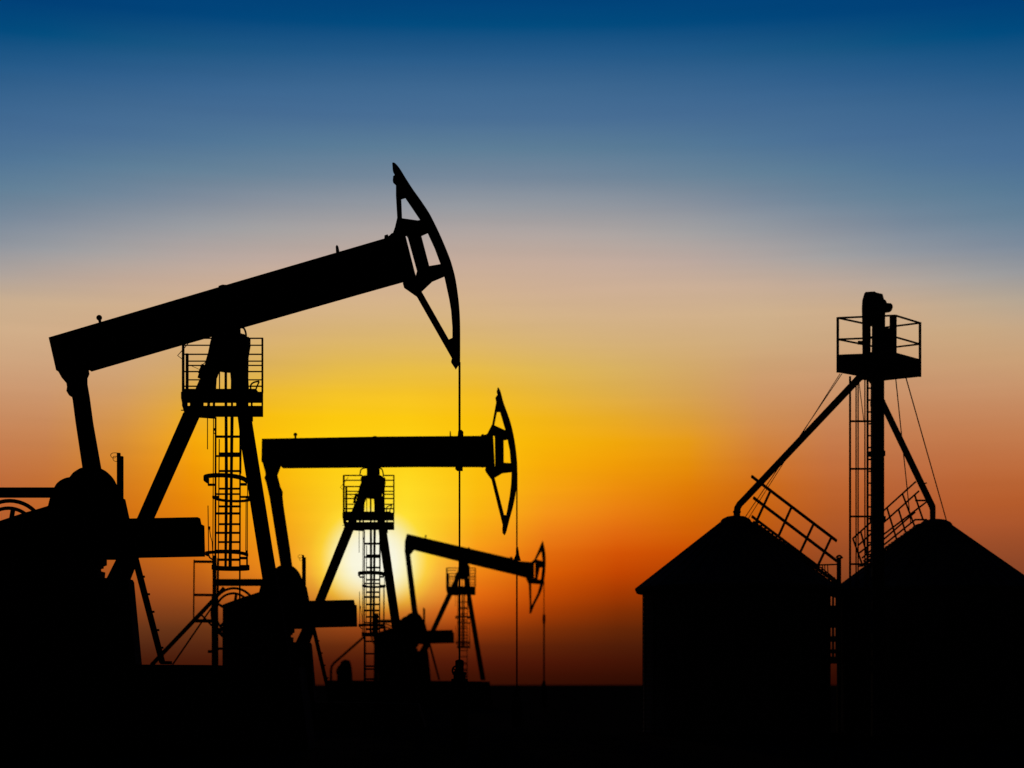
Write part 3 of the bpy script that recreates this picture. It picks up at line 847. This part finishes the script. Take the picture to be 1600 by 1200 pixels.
# ------------------------------------------------------------------ bucket elevator
DE = 53.4
ke = DE / F
def EQ(x, y, dy=0.0): return W(x, y, DE + dy)
c = EQ(1371, HY); c.z = 0
root = thing('bucket_elevator', c, 'tall grain elevator trunk with a railed top platform, spouts running down to both silos', 'grain elevator')
m = MB(); p0 = EQ(1371, 585); p1 = p0.copy(); p1.z = 0
m.beam(p0, p1, 18.4 * ke, 0.28)
for y_, w_ in ((709, 20.8), (811, 22), (630, 20.4)):
    m.box(EQ(1371.4, y_), w_ * ke, 0.30, 8 * ke)
m.build('trunk', M_GALV, root)
hs = MB()
hs.prism([EQ(*p) for p in [(1348.5, 560), (1348, 504.5), (1347.5, 480.5), (1348.2, 468.5), (1351.5, 457.2), (1365.5, 456.4), (1368.5, 458.2), (1378, 460.4), (1380.2, 468.5), (1382.3, 478), (1382, 513.5),
                           (1391, 513.5), (1391, 494), (1398.6, 494), (1400, 507.5), (1399, 560)]], Y * 0.2,
         [[EQ(*p) for p in [(1359.3, 509), (1363.4, 509), (1363.2, 526.4), (1359.5, 526.4)]], [EQ(*p) for p in [(1359.5, 528.6), (1363.2, 528.6), (1363, 551), (1359.2, 551)]]])
hs.build('head_housing', M_GALV, root)
m = MB()
m.prism([EQ(*p) for p in smooth_line([(1380, 468.5), (1383.5, 470.6), (1385, 474.3), (1391, 474.7), (1393.6, 477.6), (1394, 481), (1393, 484.5), (1390.8, 487), (1380.5, 488.2)], 2)], Y * 0.18)
m.build('drive_motor', M_GREASE, root)
m = MB(); m.tube([EQ(1340.6, 535.5), EQ(1350, 535.5)], 3.0 * ke, 10); m.build('bearing', M_GREASE, root)
# platform seen from below, one corner towards the yard
plan = [(1309, 0.0), (1399, -0.35), (1437.5, 0.75), (1380.5, 1.45)]
pl = [EQ(x_, HY, dy) for x_, dy in plan]
zt = EQ(0, 554).z; zb = EQ(0, 582).z
ztop = [EQ(0, 554).z, EQ(0, 553).z, EQ(0, 555.5).z, EQ(0, 555).z]
m = MB()
a = [m.bm.verts.new((p.x, p.y, zt)) for p in pl]; b = [m.bm.verts.new((p.x, p.y, zb)) for p in pl]
m.bm.faces.new(a); m.bm.faces.new(b[::-1])
for i in range(4): m.bm.faces.new((a[i], a[(i + 1) % 4], b[(i + 1) % 4], b[i]))
m.prism([EQ(*p) for p in [(1337, 588), (1347, 584), (1382, 584), (1380.6, 596), (1362, 598), (1358, 592.5), (1350, 592), (1345, 594)]], Y * 0.4)
pf = m.build('platform', M_GALV, root)
zr = EQ(0, 496.7).z; zm = EQ(0, 530.2).z
for i in range(4):
    p, q = pl[i], pl[(i + 1) % 4]
    for z_, w_ in ((zr, 2.6), (zm, 2.4)):
        bar_obj('rail', M_GALV, pf, Vector((p.x, p.y, z_)), Vector((q.x, q.y, z_)), w_ * ke, 0.04, Vector((0, 0.3, 1)))
    bar_obj('railing_post', M_GALV, pf, Vector((p.x, p.y, zb)), Vector((p.x, p.y, zr + 0.02)), (3.7 if i != 3 else 2.4) * ke, 0.06)
# ladder and service frame beside the trunk
def post(name, parent, x_, w_, y0_=588, dy=0.0):
    p = EQ(x_, y0_, dy); q = p.copy(); q.z = 0
    return bar_obj(name, M_GALV, parent, p, q, w_ * ke, 0.04)
sf = post('service_frame', root, 1328.2, 3.0)
for x_ in (1337.6, 1340.8): post('conduit', sf, x_, 1.7, 588, 0.1)
for x_ in (1351.4, 1354.8): post('conduit', sf, x_, 1.6, 588, 0.1)
for i in range(7):
    y_ = 658.2 + i * 74.4
    bar_obj('crossbar', M_GALV, sf, EQ(1328, y_), EQ(1362, y_), 2.9 * ke, 0.05)
ld = post('ladder', root, 1356.3, 1.6, 588, -0.1)
for i in range(26):
    y_ = 588 + i * 18.55
    bar_obj('rung', M_GALV, ld, EQ(1355.5, y_, -0.1), EQ(1362, y_, -0.1), 2.3 * ke, 0.03)
m = MB(); m.box(EQ(1358.5, 709.5, -0.1), 5 * ke, 0.1, 8 * ke); m.build('junction_box', M_GALV, ld)
# spouts
m = MB()
def path(pts, n=4): return pts
A = EQ(1343, 590, 0.4); B = SQ(1162, 781.5)
pts = [A, B, SQ(1156, 787.5), SQ(1152.4, 793.5), SQ(1151.4, 800), SQ(1151.4, 808)]
m.tube(pts, 5.3 * ks, 14)
m.tube([SQ(1151.4, 798.5), SQ(1151.4, 801.2)], 6.2 * ks, 14)
m.build('spout', M_GALV, root, True)
m = MB()
A = EQ(1370, 611, 0.2); B = SQ(1454.5, 787)
m.tube([A, B, SQ(1456.6, 791.5), SQ(1457.4, 797), SQ(1457.4, 813)], [4.6 * ks, 5.2 * ks, 5.2 * ks, 4.6 * ks, 4.4 * ks], 14)
m.build('spout', M_GALV, root, True)
m = MB(); m.beam(SQ(1442, 756.5, -0.3), SQ(1448, 754.5, -0.3), 2 * ks, 0.05); m.build('bracket', M_GALV, root)
# guy wires
for a, b, r_ in (((1315.5, 584), (1163, 810), 0.7), ((1312.5, 584), (1168, 812), 0.6), ((1399, 586), (1423, 818), 0.8), ((1413.5, 583), (1481, 821), 0.85), ((1342, 596), (1350, 660), 0.6)):
    m = MB(); e = SQ(*b) if b[1] > 700 else EQ(*b)
    m.tube([EQ(a[0], a[1], 0.3), e], r_ * ks, 6); m.build('guy_wire', M_CABLE, root)
